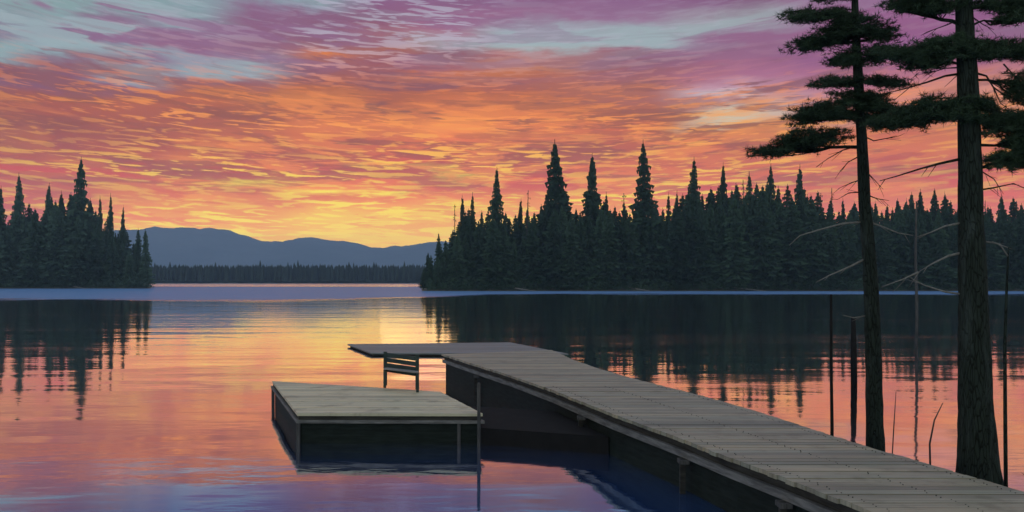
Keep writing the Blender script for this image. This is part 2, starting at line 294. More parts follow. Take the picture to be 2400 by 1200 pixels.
# ------------------------------------------------------------------ mesh helpers
class MB:
    def __init__(s): s.v = []; s.f = []
    def poly(s, pts):
        i = len(s.v); s.v += [tuple(p) for p in pts]; s.f.append(tuple(range(i, i+len(pts))))
    def prism(s, bottom, top):               # two rings of equal length
        n = len(bottom); i = len(s.v)
        s.v += [tuple(p) for p in bottom] + [tuple(p) for p in top]
        s.f.append(tuple(i+k for k in range(n))[::-1]); s.f.append(tuple(i+n+k for k in range(n)))
        for k in range(n):
            q = (k+1) % n; s.f.append((i+k, i+q, i+n+q, i+n+k))
    def box(s, c, sx, sy, sz, rz=0):
        cx, cy, cz = c; co, si = math.cos(rz), math.sin(rz)
        ring = [(cx+co*a-si*b, cy+si*a+co*b) for a, b in ((-sx/2,-sy/2),(sx/2,-sy/2),(sx/2,sy/2),(-sx/2,sy/2))]
        s.prism([(x, y, cz-sz/2) for x, y in ring], [(x, y, cz+sz/2) for x, y in ring])
    def beam(s, a, b, wd, ht):                # box along a-b, width horizontal, height along up
        a, b = Vector(a), Vector(b); d = (b-a).normalized()
        up = Vector((0, 0, 1)) if abs(d.z) < .9 else Vector((0, 1, 0))
        r = d.cross(up).normalized()*wd/2; u = r.cross(d).normalized()*ht/2
        s.prism([a-r-u, a+r-u, a+r+u, a-r+u], [b-r-u, b+r-u, b+r+u, b-r+u])
    def tube(s, pts, rad, n=10, rough=0):
        pts = [Vector(p) for p in pts]; i0 = len(s.v)
        for k, p in enumerate(pts):
            d = (pts[min(k+1, len(pts)-1)] - pts[max(k-1, 0)]).normalized()
            ref = Vector((0, 1, 0)) if abs(d.y) < .8 else Vector((1, 0, 0))
            x = d.cross(ref).normalized(); y = d.cross(x).normalized()
            for j in range(n):
                a = 2*math.pi*j/n; r = rad[k]*(1+random.uniform(-rough, rough))
                s.v.append(tuple(p + x*math.cos(a)*r + y*math.sin(a)*r))
        for k in range(len(pts)-1):
            for j in range(n):
                q = (j+1) % n; s.f.append((i0+k*n+j, i0+k*n+q, i0+(k+1)*n+q, i0+(k+1)*n+j))
        s.f.append(tuple(i0+j for j in range(n))); s.f.append(tuple(i0+(len(pts)-1)*n+j for j in range(n))[::-1])
    def mesh(s, name, smooth=False, fix=True):
        me = bpy.data.meshes.new(name); me.from_pydata(s.v, [], s.f); me.update()
        if fix:
            bm = bmesh.new(); bm.from_mesh(me); bmesh.ops.recalc_face_normals(bm, faces=bm.faces); bm.to_mesh(me); bm.free()
        if smooth:
            for p in me.polygons: p.use_smooth = True
        return me
    def build(s, name, mat, parent=None, origin=(0, 0, 0), smooth=False, fix=True):
        o = origin if parent is None else parent.location
        s.v = [(x-o[0], y-o[1], z-o[2]) for x, y, z in s.v]
        me = s.mesh(name, smooth, fix); me.materials.append(mat)
        ob = bpy.data.objects.new(name, me); COL.objects.link(ob)
        if parent: ob.parent = parent
        else: ob.location = origin
        return ob
def sub(ob_builder, name, mat, parent, root, smooth=False, fix=True):   # a sub-part: geometry given in world space
    ob = ob_builder.build(name, mat, root, smooth=smooth, fix=fix); ob.parent = parent; return ob
def tag(o, label=None, cat=None, group=None, kind=None):
    if label: o['label'] = label
    if cat: o['category'] = cat
    if group: o['group'] = group
    if kind: o['kind'] = kind
    return o
def thing(name, loc, label, cat, group=None):
    o = bpy.data.objects.new(name, None); o.empty_display_size = .3; COL.objects.link(o); o.location = loc
    return tag(o, label, cat, group)

# ------------------------------------------------------------------ water and land
def grid(name, mat, x0, x1, nx, ys, zf, kind='structure', smooth=True):
    b = MB()
    for y in ys:
        for i in range(nx+1):
            x = x0+(x1-x0)*i/nx; b.v.append((x, y, zf(x, y)))
    n = nx+1
    for j in range(len(ys)-1):
        for i in range(nx): b.f.append((j*n+i, j*n+i+1, (j+1)*n+i+1, (j+1)*n+i))
    o = b.build(name, mat, smooth=smooth, fix=False); o['kind'] = kind; return o
b = MB(); b.poly([(-7000, -150, 0), (7000, -150, 0), (7000, 5300, 0), (-7000, 5300, 0)])
o = b.build('lake_water', M['water']); o['kind'] = 'structure'

from mathutils import noise as mn
def nz(x, y, s, o=0): return mn.noise(Vector((x*s, y*s, o)))
DR, DL, DF = 190.0, 247.0, 623.0
def bank(name, x0, x1, y0, depth, top, endfun):
    ys = [y0-3+depth*(t/28)**1.5 for t in range(29)]
    def zf(x, y):
        e = endfun(x, y)
        s = (y - y0 - 2.5*nz(x, 0, .06, 3) - .8*nz(x, 0, .4, 5))
        k = min(1, max(-.3, min(s/2.2, e/3.0)))
        hgt = .55*k + top*max(0, min(1, s/depth))*max(0, min(1, e/14))
        return hgt + .15*nz(x, y, .7)*max(0, k) - .02
    return grid(name, M['earth'], x0, x1, 200, ys, zf)
XR = (988-1200)/F*DR
bank('right_bank', XR-14, 210, DR, 75, 3, lambda x, y: x-XR*y/DR)
XL = (352-1200)/F*DL
bank('left_bank', -300, XL+6, DL, 90, 3, lambda x, y: XL*max(1, y/DL)-x)
def zfar(x, y):
    s = y-DF
    return min(1, max(-.3, s/5))*1.0 + max(0, s)/2000*20 + (2*nz(x, y, .004)-1 if s > 100 else 0)
grid('far_shore', M['far_land'], -1500, 1500, 160, [DF-6, DF, DF+3, DF+8, DF+20, DF+60, DF+150, DF+400, DF+900, DF+1600, DF+2600], zfar)
# blue hills, traced at 6 km
RIDGE = [(-600,560),(-200,548),(0,545),(200,542),(345,540),(400,538),(480,537),(530,541),(560,550),(600,560),(640,569),(680,566),(720,560),(760,558),(800,566),(850,575),(900,580),(950,578),(985,572),(1010,570),(1100,562),(1250,556),(1500,560),(1900,552),(2400,560),(3000,570)]
DM = 4600.0
def zm(x, y):
    px = 1200 + x/DM*F
    top = (YH-interp(RIDGE, px))/F*DM + 2.4
    t = (y-3600)/(DM-3600)
    e = (math.sin(min(1, max(0, t))*math.pi/2)**1.2) if y <= DM else 1-.35*((y-DM)/600)
    rel = .22*nz(x, y, .0016, 2)+.12*nz(x, y, .005, 4)
    edge = 1-abs(t-1) if t < 1 else 1
    return max(-2, top*e*(1+rel*(1-edge**3)) + 14*nz(x, 0, .008, 9)*e + 12*nz(x, y, .018, 1)*e + 5*nz(x, y, .05, 5)*e)
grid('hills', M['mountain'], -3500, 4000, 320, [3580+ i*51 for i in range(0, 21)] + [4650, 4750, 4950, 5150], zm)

# ------------------------------------------------------------------ far conifers
def conifer_mesh(seed, levels, R, power, ragged, tipbare=.03):
    rr = random.Random(seed); b = MB()
    for k in range(levels):
        t = k/(levels-1)
        z = .10 + (.97-tipbare-.10)*t
        r = R*((1-t)**power)*rr.uniform(1-ragged, 1.08) + .012
        n = rr.randint(7, 10); a0 = rr.uniform(0, 6.28)
        for q in range(n):
            if rr.random() < .12: continue
            a = a0 + 6.283*q/n + rr.uniform(-.25, .25); rl = r*rr.uniform(.65, 1.15)
            d = Vector((math.cos(a), math.sin(a), 0)); s = Vector((-d.y, d.x, 0))
            zz = z + rr.uniform(-.008, .008); droop = -.28*rl + rr.uniform(-.01, .008)
            m = 3
            for j in range(m):
                u0, u1 = j/m, (j+1)/m
                c0 = d*rl*u0 + Vector((0, 0, zz + droop*u0)); c1 = d*rl*min(1.05, u1+.12) + Vector((0, 0, zz+droop*u1))
                wd = (.30*rl*(1-u0*.75)+.004)*rr.uniform(.7, 1.2)
                b.poly([c0 - s*wd*.35, c1, c0 - s*wd + d*rl*.16 + Vector((0, 0, -.022*rr.uniform(.5, 1.6)))])
                b.poly([c0 + s*wd*.35, c1, c0 + s*wd + d*rl*.16 + Vector((0, 0, -.022*rr.uniform(.5, 1.6)))])
                b.poly([c0 + Vector((0, 0, .006)), c1, (c0+c1)/2 + Vector((0, 0, -.035*rr.uniform(.5, 1.5)))])
    b.tube([(0, 0, .90), (0, 0, 1.0)], [.004, .0015], 4)
    return b.mesh('spruce_crown', fix=False)
def snag_mesh(seed):
    rr = random.Random(seed); b = MB()
    b.tube([(0, 0, 0), (0, 0, .5), (0, 0, 1)], [.012, .008, .003], 5)
    for k in range(26):
        t = rr.uniform(.35, .98); a = rr.uniform(0, 6.28); L = .06*(1.1-t)*rr.uniform(.6, 1.4)+.012
        d = Vector((math.cos(a)*L, math.sin(a)*L, -.3*L))
        b.tube([(0, 0, t), Vector((0, 0, t))+d], [.003, .001], 3)
        for j in range(2):
            p = Vector((0, 0, t))+d*rr.uniform(.5, 1)
            b.poly([p, p+Vector((rr.uniform(-.015, .015), rr.uniform(-.015, .015), -.02)), p+Vector((rr.uniform(-.015, .015), 0, .008))])
    return b.mesh('bare_spruce', fix=False)
tb = MB(); tb.tube([(0, 0, -.03), (0, 0, .4), (0, 0, .93)], [.016, .011, .002], 7); TRUNK = tb.mesh('spruce_trunk', True)
TRUNK.materials.append(M['far_bark'])
SPIRE = [conifer_mesh(s, 34, .165, .95, .35, .01) for s in (1, 2, 3, 4)]
FULL = [conifer_mesh(s, 28, .21, .75, .30, .0) for s in (11, 12, 13, 14)]
SLIM = [conifer_mesh(s, 30, .085, .8, .5, .02) for s in (21, 22)]
SNAG = [snag_mesh(s) for s in (31, 32)]
for me in SPIRE+FULL+SLIM+SNAG: me.materials.append(M['far_needles'])
def variant(meshes, mat):
    out = []
    for me in meshes:
        c = me.copy(); c.materials.clear(); c.materials.append(mat); out.append(c)
    return out
LSPIRE, LFULL, LSLIM, LSNAG = [variant(q, M['left_needles']) for q in (SPIRE, FULL, SLIM, SNAG)]
def far_tree(px, top, D, mesh, label, group, name='spruce', wide=1.0, base=.4):
    x = (px-1200)/F*D
    zt = H+(YH-top)/F*D; h = zt-base
    root = thing(name, (x, D, base), label, 'spruce tree', group)
    root.rotation_euler = (random.gauss(0, .02), random.gauss(0, .02), random.uniform(0, 6.28))
    cr = bpy.data.objects.new('crown', mesh); COL.objects.link(cr); cr.parent = root; cr.scale = (h*wide, h*wide, h)
    tr = bpy.data.objects.new('trunk', TRUNK); COL.objects.link(tr); tr.parent = root; tr.scale = (h, h, h)
    return root
R_FEAT = [
 (1162,388,SPIRE,.95,'lone spruce spire at the left end of the right bank, left of the tallest one'),
 (1310,326,SPIRE,1.25,'tallest and broadest spruce spire on the right bank, its tip just above the others'),
 (1386,356,SPIRE,1.15,'spruce spire standing right beside the tallest broad one, a little shorter'),
 (1515,328,SPIRE,1.1,'tall narrow spruce spire alone with open sky on both sides, mid right bank'),
 (1622,366,SPIRE,1.05,'spruce spire with a drooping left side, next one right of the tall narrow spire'),
 (1690,378,SPIRE,.8,'small thin spruce spire over the right bank, just left of the near pine boughs'),
 (1762,400,SLIM,1.2,'slim spruce tip showing under the lowest bough of the left near pine'),
 (1806,382,SPIRE,.9,'spruce spire partly behind the lowest bough of the left near pine'),
 (1872,384,SLIM,1.3,'slender spruce tip rising left of the thin pine trunk'),
 (2150,442,SPIRE,1.0,'low spruce tip between the two near pine trunks, behind the thin grey snag'),
 (2196,440,FULL,.8,'blunt low spruce top just left of the thick pine trunk'),
]
for i, (px, ty, ms, wd, lb) in enumerate(R_FEAT):
    far_tree(px, ty, DR+7+(i % 3)*2, ms[i % len(ms)], lb, 'spruce spires standing above the right bank forest', wide=wd)
GR = 'spruces of the right bank forest wall'
LBR = 'dark spruce packed into the solid forest wall on the right bank, without a spire'
MR = [(975,660),(985,640),(1000,596),(1020,566),(1045,545),(1065,512),(1100,500),(1130,490),(1200,520),(1250,492),(1290,450),(1350,478),(1400,450),(1440,492),(1480,470),(1550,486),(1600,450),(1680,445),(1740,445),(1780,428),(1900,445),(1930,480),(2060,482),(2150,465),(2240,472),(2400,470),(2700,455)]
px = 992
while px < 2560:                                  # front row, thick to the ground
    top = interp(MR, px) + random.uniform(4, 46)
    far_tree(px, min(top, 628), DR+3.5+random.uniform(0, 3), random.choice(FULL), LBR, GR, wide=random.uniform(1.1, 1.5)); px += random.uniform(17, 27)
px = 1004
while px < 2560:
    top = interp(MR, px) + random.uniform(-14, 26)
    far_tree(px, min(top, 612), DR+11+random.uniform(0, 5), random.choice(FULL+SPIRE), LBR, GR, wide=random.uniform(1.0, 1.3), base=.9); px += random.uniform(19, 30)
px = 1045
while px < 2560:
    top = interp(MR, px) + random.uniform(-20, 20)
    far_tree(px, top, DR+24+random.uniform(0, 8), random.choice(FULL+SPIRE), LBR, GR, wide=random.uniform(1.0, 1.4), base=1.5); px += random.uniform(22, 34)
SN = 'bare slender spruce tip poking up from the right bank forest wall against the sky'
for px, ty in [(1066,478),(1084,456),(1106,450),(1216,462),(1232,446),(1428,448),(1462,452),(1566,450),(1585,446),(1742,420),(1920,452),(1948,440),(1976,462),(2096,470),(2128,462),(2226,446),(2310,470),(2352,455),(2388,470)]:
    far_tree(px, ty, DR+16+random.uniform(0, 6), random.choice(SNAG+SLIM), SN, 'slender tips over the right bank', 'bare_spruce', wide=1.0, base=1)
L_FEAT = [
 (-2,434,SPIRE,.9,'spruce cut by the left picture edge on the left bank'),
 (46,404,SPIRE,.85,'second tallest spruce on the left bank, with a bent tip, near the left picture edge'),
 (104,428,SPIRE,.9,'blunt spruce between the bent tip and the tallest spire on the left bank'),
 (181,366,SPIRE,1.05,'tallest spruce on the left bank, long bare needle-like tip'),
 (146,446,SLIM,1.3,'short spruce top close against the left side of the tallest left bank spire'),
 (236,458,SLIM,.8,'thin bare spruce just right of the tallest left bank spire'),
 (262,452,SLIM,.8,'thin bare spruce, second right of the tallest left bank spire'),
 (284,480,SPIRE,.6,'small spruce on the falling right shoulder of the left bank'),
 (322,534,SLIM,1.6,'small dark spruce next to the last one at the left bank tip'),
 (343,536,SLIM,1.6,'last upright spruce at the water-side tip of the left bank'),
]
for i, (px, ty, ms, wd, lb) in enumerate(L_FEAT):
    mm = LSPIRE if ms is SPIRE else LSLIM
    far_tree(px, ty, DL+6+(i % 3)*2, mm[i % len(mm)], lb, 'spruce spires standing above the left bank', wide=wd)
ML = [(-260,470),(-100,480),(0,498),(60,478),(110,462),(150,455),(210,470),(240,505),(290,530),(310,560),(345,606),(362,650)]
LBL = 'bluish dark spruce packed into the forest wall on the left bank, without a spire'
for (lo, hi, off, D0, bs_, st) in ((-240, 340, 26, 4, .4, (15, 24)), (-240, 330, 6, 13, .9, (17, 27)), (-240, 300, 0, 26, 1.4, (22, 34))):
    px = lo
    while px < hi:
        top = interp(ML, px)+random.uniform(-14, 22)+off
        far_tree(px, min(top, 632), DL+D0+random.uniform(0, 4), random.choice(LFULL+(LSPIRE if off < 20 else [])), LBL, 'spruces of the left bank forest wall', wide=random.uniform(1.0, 1.45), base=bs_); px += random.uniform(*st)
# shore undergrowth: leafy mass along both banks
def undergrowth(name, x0, x1, y0, n, mat, hmax):
    b = MB()
    for i in range(n):
        x = random.uniform(x0, x1); y = y0 + .6 + random.random()**1.5*5.5 + 2.5*nz(x, 0, .06, 3)
        hh = random.uniform(.4, hmax); c = Vector((x, y, .3+hh*random.random()))
        for j in range(5):
            v = Vector((random.uniform(-1, 1), random.uniform(-1, 1), random.uniform(-.4, .9))).normalized()*random.uniform(.2, .5)
            u = Vector((random.uniform(-1, 1), random.uniform(-1, 1), random.uniform(-1, 1))).normalized()*.3
            b.poly([c, c+v, c+v*.6+u])
    return tag(b.build(name, mat, fix=False), kind='stuff')
tag(undergrowth('bank_undergrowth', XR+1, 150, DR, 9000, M['far_needles'], 2.8), 'low dark shrubs along the waterline of the right bank', 'undergrowth')
tag(undergrowth('bank_undergrowth', -190, XL-1, DL, 4500, M['left_needles'], 3.2), 'low bluish shrubs along the waterline of the left bank', 'undergrowth')
for i, (px_, py_, L_, an, lb) in enumerate([(1190, 678, 7, .35, 'pale fallen trunk dipping into the water at the left part of the right bank'), (1470, 679, 6, -.5, 'pale fallen trunk lying at the waterline below the tall narrow spruce spire'), (1715, 679, 8, .25, 'long pale fallen trunk at the waterline below the right bank forest middle'), (150, 672, 8, -.3, 'pale fallen trunk at the waterline of the left bank')]):
    D_ = (DR if px_ > 900 else DL)+.3; x_ = (px_-1200)/F*D_
    b = MB(); b.tube([(x_, D_+2.5, .9), (x_+L_*.4*math.cos(an), D_, .45), (x_+L_*math.cos(an), D_-1.6, -.1)], [.17, .14, .05], 6, .1)
    for k in range(5):
        q = Vector((x_+L_*.4*math.cos(an), D_, .45)).lerp(Vector((x_+L_*math.cos(an), D_-1.6, -.1)), random.random()); b.tube([q, q+Vector((random.uniform(-.6, .6), random.uniform(-.4, .3), random.uniform(.3, 1.0)))], [.03, .01], 3)
    tag(b.build('fallen_tree', M['dead_wood'], origin=(x_, D_, 0)), lb, 'fallen tree')
# far-off wood across the lake
b = MB()
for i in range(2600):
    x = random.uniform(-330, 120); y = DF+random.uniform(1.5, 60)
    h = random.uniform(9.5, 13.2)*(1 if random.random() < .96 else 1.22); r = h*random.uniform(.13, .2); a0 = random.uniform(0, 6)
    z0 = .8
    for lv in range(4):
        zb = z0+h*(.08+.22*lv); zt = z0+h*min(1, .42+.22*lv); rr_ = r*(1-.2*lv)
        for k in range(6):
            a, c = a0+k*1.047, a0+(k+.9)*1.047
            b.poly([(x+math.cos(a)*rr_, y+math.sin(a)*rr_, zb), (x+math.cos(c)*rr_*.9, y+math.sin(c)*rr_*.9, zb-.3), (x, y, zt)])
tag(b.build('distant_wood', M['hazy_needles'], fix=False), 'even low treeline of hazy dark woods across the lake below the blue hills', 'forest', kind='stuff')

# ------------------------------------------------------------------ dock
ZD = .60
LE = [(1040,830),(1100,849),(1200,880),(1300,914),(1440,970),(1600,1027),(1717,1073),(1831,1114),(1977,1170),(2060,1202),(2333,1307)]
RE = [(1290,820),(1340,843),(1400,864),(1487,889),(1656,931),(1784,969),(1942,1020),(2050,1053),(2200,1096),(2391,1152),(2929,1307)]
Lw = sorted([(W(x, y, ZD).y, W(x, y, ZD).x) for x, y in LE]); Rw = sorted([(W(x, y, ZD).y, W(x, y, ZD).x) for x, y in RE])
def ext(tab, y):
    if y > tab[-1][0]:
        (a, b_), (c, d_) = tab[-2:]; return d_+(d_-b_)/(c-a)*(y-c)
    return interp(tab, y)
dock = thing('dock', (3.2, 9, 0), 'long weathered grey board dock running from the lower right corner out over the water', 'dock')
Y0, Y1 = Lw[0][0], Rw[-1][0]
b = MB(); y = Y0; rng = random.Random(5)
pitch = .149
y = math.ceil(Y0/pitch)*pitch
while y < Y1-.02:
    y2 = y+pitch-rng.uniform(.009, .02); j = rng.uniform(-.012, .012); j2 = rng.uniform(-.012, .012); dz = rng.uniform(-.003, .003)
    # the far end is cut square to the dock
    xl1, xl2, xr1, xr2 = ext(Lw, y)-.03+j, ext(Lw, y2)-.03+j, ext(Rw, y)+.03+j2, ext(Rw, y2)+.03+j2
    if y > Lw[-1][0]:
        t = (y-Lw[-1][0])/(Rw[-1][0]-Lw[-1][0]); xl1 = Lw[-1][1]+t*(Rw[-1][1]-Lw[-1][1])
        t = min(1, (y2-Lw[-1][0])/(Rw[-1][0]-Lw[-1][0])); xl2 = Lw[-1][1]+t*(Rw[-1][1]-Lw[-1][1])
    ring = [(xl1, y), (xr1, y), (xr2, y2), (xl2, y2)]
    b.prism([(p[0], p[1], ZD-.042+dz) for p in ring], [(p[0], p[1], ZD+dz) for p in ring])
    y += pitch
b.build('deck', M['deck'], dock)
b = MB(); y = math.ceil(Y0/pitch)*pitch
while y < 15:
    for fr in (.06, .50, .94):
        for dy in (.035, .10):
            x = ext(Lw, y)*(1-fr)+ext(Rw, y)*fr+rng.uniform(-.012, .012); yy = y+dy+rng.uniform(-.006, .006)
            ring = [(x+.0055*math.cos(k*1.047), yy+.0055*math.sin(k*1.047)) for k in range(6)]
            b.prism([(u, v, ZD-.002) for u, v in ring], [(u, v, ZD+.0055) for u, v in ring])
    y += pitch
nl = b.build('nail_heads', M['fascia'], dock); nl['kind'] = 'stuff'
def side_strip(edge, inset, z0, z1, th, builder, sgn):
    ys = [e[0] for e in edge]
    pts = [Vector((e[1]+sgn*inset, e[0], 0)) for e in edge]
    for p, q in zip(pts, pts[1:]):
        d = (q-p).normalized(); nrm = Vector((d.y, -d.x, 0))*th
        ex = d*.0
        builder.prism([(p-ex)+Vector((0,0,z0)), (q+ex)+Vector((0,0,z0)), (q+nrm+ex)+Vector((0,0,z0)), (p+nrm-ex)+Vector((0,0,z0))],
                      [(p-ex)+Vector((0,0,z1)), (q+ex)+Vector((0,0,z1)), (q+nrm+ex)+Vector((0,0,z1)), (p+nrm-ex)+Vector((0,0,z1))])
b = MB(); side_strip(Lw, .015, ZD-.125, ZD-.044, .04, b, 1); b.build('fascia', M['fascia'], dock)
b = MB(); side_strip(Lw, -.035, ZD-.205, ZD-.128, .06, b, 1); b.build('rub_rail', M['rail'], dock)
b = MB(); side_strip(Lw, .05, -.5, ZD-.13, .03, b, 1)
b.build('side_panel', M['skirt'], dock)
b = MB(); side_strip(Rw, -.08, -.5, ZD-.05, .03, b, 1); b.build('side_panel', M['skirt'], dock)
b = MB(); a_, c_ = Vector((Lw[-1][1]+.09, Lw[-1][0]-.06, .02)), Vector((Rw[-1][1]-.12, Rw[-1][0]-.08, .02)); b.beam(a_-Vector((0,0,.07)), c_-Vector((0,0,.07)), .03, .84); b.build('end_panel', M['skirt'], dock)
for px in (1122, 1370, 1612, 1850):
    yy = interp(LE, px); p = W(px, yy, ZD)
    b = MB(); b.box((p.x-.06, p.y, (ZD-.21-.45)/2), .06, .06, ZD-.21+.45); b.build('post', M['fascia'], dock)
    b = MB(); b.box((p.x-.05, p.y, ZD-.235), .11, .16, .045); b.build('bracket', M['post'], dock)

# mooring post between the swim float and the dock
p = W(1122, 1046)
b = MB(); b.tube([(p.x, p.y, -.8), (p.x+.003, p.y, .3), (p.x, p.y, .90), (p.x, p.y, .92)], [.025, .025, .023, .012], 10)
tag(b.build('mooring_post', M['post'], origin=(p.x, p.y, 0), smooth=True), 'thin grey mooring pile between the swim float and the dock side', 'post')

# swim float
ZF = .445
fl = [W(700, 968, ZF), W(1128, 969, ZF), W(1028, 918, ZF), W(640, 893, ZF)]
root = thing('swim_float', (fl[0].x, fl[0].y, 0), 'low boxy wooden swim float with pale deck and dark sides moored left of the dock', 'float')
# deck boards clipped to the quad
def clip_rows(quad, pitch, gap, z, th, b, over=.03):
    c = sum((Vector(q) for q in quad), Vector())/4
    q = [Vector(p)+(Vector(p)-c).normalized()*over for p in quad]
    ys = [p.y for p in q]; y = math.floor(min(ys)/pitch)*pitch
    def span(yy):
        xs = []
        for i in range(4):
            a, b2 = q[i], q[(i+1) % 4]
            if (a.y-yy)*(b2.y-yy) <= 0 and abs(a.y-b2.y) > 1e-6:
                t = (yy-a.y)/(b2.y-a.y); xs.append(a.x+t*(b2.x-a.x))
        return (min(xs), max(xs)) if len(xs) > 1 else None
    while y < max(ys):
        ya, yb = max(y, min(ys)+.001), min(y+pitch-gap, max(ys)-.001)
        if yb-ya > .01:
            s1_, s2_ = span(ya), span(yb)
            # a vertex inside the row: use its row too
            mids = sorted([p.y for p in q if ya < p.y < yb]); rows = [ya]+mids+[yb]
            for r0, r1 in zip(rows, rows[1:]):
                if r1-r0 < .003: continue
                s1_, s2_ = span(r0+1e-5), span(r1-1e-5)
                if s1_ and s2_:
                    dz = random.uniform(-.003, .003)
                    ring = [(s1_[0], r0), (s1_[1], r0), (s2_[1], r1), (s2_[0], r1)]
                    b.prism([(u, v, z-th+dz) for u, v in ring], [(u, v, z+dz) for u, v in ring])
        y += pitch
b = MB(); clip_rows(fl, .149, .008, ZF, .04, b); b.build('deck', M['float_deck'], root)
def loop_strip(quad, off, z0, z1, th, b):
    c = sum((Vector(q) for q in quad), Vector())/4; n = 4
    P = []
    for i in range(n):
        a, p, q = Vector(quad[i-1]), Vector(quad[i]), Vector(quad[(i+1) % n])
        d1 = (p-a).normalized(); d2 = (q-p).normalized()
        n1 = Vector((d1.y, -d1.x, 0)); n2 = Vector((d2.y, -d2.x, 0)); bis = (n1+n2); bis = bis/ bis.dot(n1)
        P.append((Vector((p.x, p.y, 0)), bis))
    for i in range(n):
        (p, bp), (q, bq) = P[i], P[(i+1) % n]
        o0, o1 = off, off-th
        b.prism([p+bp*o1+Vector((0,0,z0)), q+bq*o1+Vector((0,0,z0)), q+bq*o0+Vector((0,0,z0)), p+bp*o0+Vector((0,0,z0))],
                [p+bp*o1+Vector((0,0,z1)), q+bq*o1+Vector((0,0,z1)), q+bq*o0+Vector((0,0,z1)), p+bp*o0+Vector((0,0,z1))])
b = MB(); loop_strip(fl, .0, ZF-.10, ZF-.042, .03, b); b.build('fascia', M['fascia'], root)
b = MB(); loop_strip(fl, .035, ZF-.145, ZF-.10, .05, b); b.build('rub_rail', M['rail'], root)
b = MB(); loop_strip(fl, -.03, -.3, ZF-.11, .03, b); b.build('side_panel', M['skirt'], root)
for i, (x_, y_) in enumerate([(fl[0].x-.005, fl[0].y-.0), (W(1076, 968, ZF).x, W(1076, 968, ZF).y-.01), (fl[3].x-.0, fl[3].y)]):
    b = MB(); b.box((x_, y_, (ZF-.15-.3)/2), .05, .05, ZF-.15+.3); b.build('corner_post', M['post'], root)

lk = [Vector((fl[1].x-.03, fl[1].y-.02, 0)), Vector((ext(Lw, 12.2)+.03, 12.2, 0)), Vector((ext(Lw, 14.6)+.03, 14.6, 0)), Vector((fl[2].x-.03, fl[2].y-.1, 0))]
b = MB(); b.prism([p+Vector((0,0,-.3)) for p in lk], [p+Vector((0,0,.24)) for p in lk]); b.build('dark_gap_block', M['black_wood'], root)  # added dark block, blacks out the water gap between float and dock

# chair on the far edge of the float, seen from behind
q0, q1 = W(903, 903, ZF), W(978, 913, ZF)
ax = (q1-q0); wch = ax.length; ax.normalize(); fwd = Vector((.12, -1, 0))*.82
root = thing('deck_chair', q0, 'dark slatted wooden chair with a paler grey seat, on the swim float', 'chair')
zp = lambda h: Vector((0, 0, h))
for e, hh in ((q0, .62), (q1, .62)):
    b = MB(); b.beam(e+zp(.0), e+zp(hh)-fwd*.05, .06, .06); b.build('back_post', M['chair'], root)
    b = MB(); b.beam(e+fwd*.46, e+fwd*.46+zp(.30), .045, .05); b.build('front_leg', M['chair'], root)
    b = MB(); b.beam(e+fwd*.02+zp(.27), e+fwd*.48+zp(.30), .03, .05); b.build('seat_rail', M['chair'], root)
for k, hh in enumerate((.565, .47, .375, .29)):
    b = MB(); b.beam(q0+zp(hh+.0)-fwd*(.02+.05*hh)+ax*.02, q1+zp(hh-.02)-fwd*(.02+.05*hh)-ax*.02, .022, .075); b.build('back_slat', M['chair'], root)
b = MB()
for k in range(5):
    o_ = fwd*(.05+k*.092); b.beam(q0+o_+zp(.325+k*.004)+ax*.01, q1+o_+zp(.325+k*.004)-ax*.01, .08, .02)
b.build('seat', M['chair_seat'], root)

# low floating platform beyond the dock end
ZP = .09
pq = [W(872, 827, ZP), W(1330, 829, ZP), W(1195, 802.5, ZP), W(816, 806.5, ZP)]
root = thing('floating_platform', (pq[0].x, pq[0].y, 0), 'thin low grey platform floating crosswise beyond the far end of the dock', 'platform')
b = MB(); clip_rows(pq, .3, .012, ZP, .04, b); b.build('deck', M['platform_deck'], root)
b = MB(); loop_strip(pq, -.06, -.05, ZP-.042, .12, b); b.build('frame', M['fascia'], root)

# ------------------------------------------------------------------ slender posts and reeds
def pole(name, pts, rad, mat, label, cat, n=10, smooth=True, rough=.06, group=None):
    b = MB(); b.tube(pts, rad, n, rough)
    return tag(b.build(name, mat, origin=(pts[0][0], pts[0][1], pts[0][2]), smooth=smooth), label, cat, group)
p = W(1950, 1017, ZD); D1 = p.y+.05
pole('dock_pole', [A(1949, 1200, D1), A(1950, 1000, D1), A(1948, 850, D1), A(1948, 690, D1)], [.02, .02, .017, .014], M['black_wood'], 'thin black pole standing at the right edge of the dock left of the pines', 'pole')
D2 = 29.0
pole('dead_sapling', [A(2147, 845, D2), A(2149, 740, D2), A(2146, 600, D2), A(2148, 472, D2)], [.055, .05, .04, .025], M['post'], 'tall thin grey dead sapling standing in the water between the two pines', 'dead tree')
D3 = 20.4
pole('reflection_post', [A(2002, 905, D3), A(2001, 820, D3), A(2000, 742, D3)], [.075, .07, .05], M['black_wood'], 'dark post imitating a trunk reflection in the water just left of the thin pine trunk', 'post')  # solid post added in place of a dark trunk reflection
D4 = 8.75
pt = thing('dead_sapling', A(2358, 1180, D4), 'thin dark dead sapling with one bent side twig, right of the thick pine trunk', 'dead tree')
b = MB(); b.tube([A(2358, 1190, D4), A(2356, 1000, D4), A(2355, 800, D4), A(2360, 660, D4), A(2364, 580, D4)], [.02, .019, .016, .012, .006], 8, .05)
b.build('stem', M['bark'], pt, smooth=True)
b = MB(); b.tube([A(2362, 600, D4), A(2345, 575, D4), A(2325, 566, D4-.1)], [.009, .007, .003], 6); b.build('twig', M['dead_wood'], pt, smooth=True)
D5 = 10.9
pole('bent_reed', [A(2181, 1120, D5), A(2179, 1040, D5), A(2190, 985, D5), A(2210, 944, D5)], [.014, .012, .010, .005], M['post'], 'bent dry stalk leaning right by the dock edge between the two pines', 'reed', 6)
D6 = 11.3
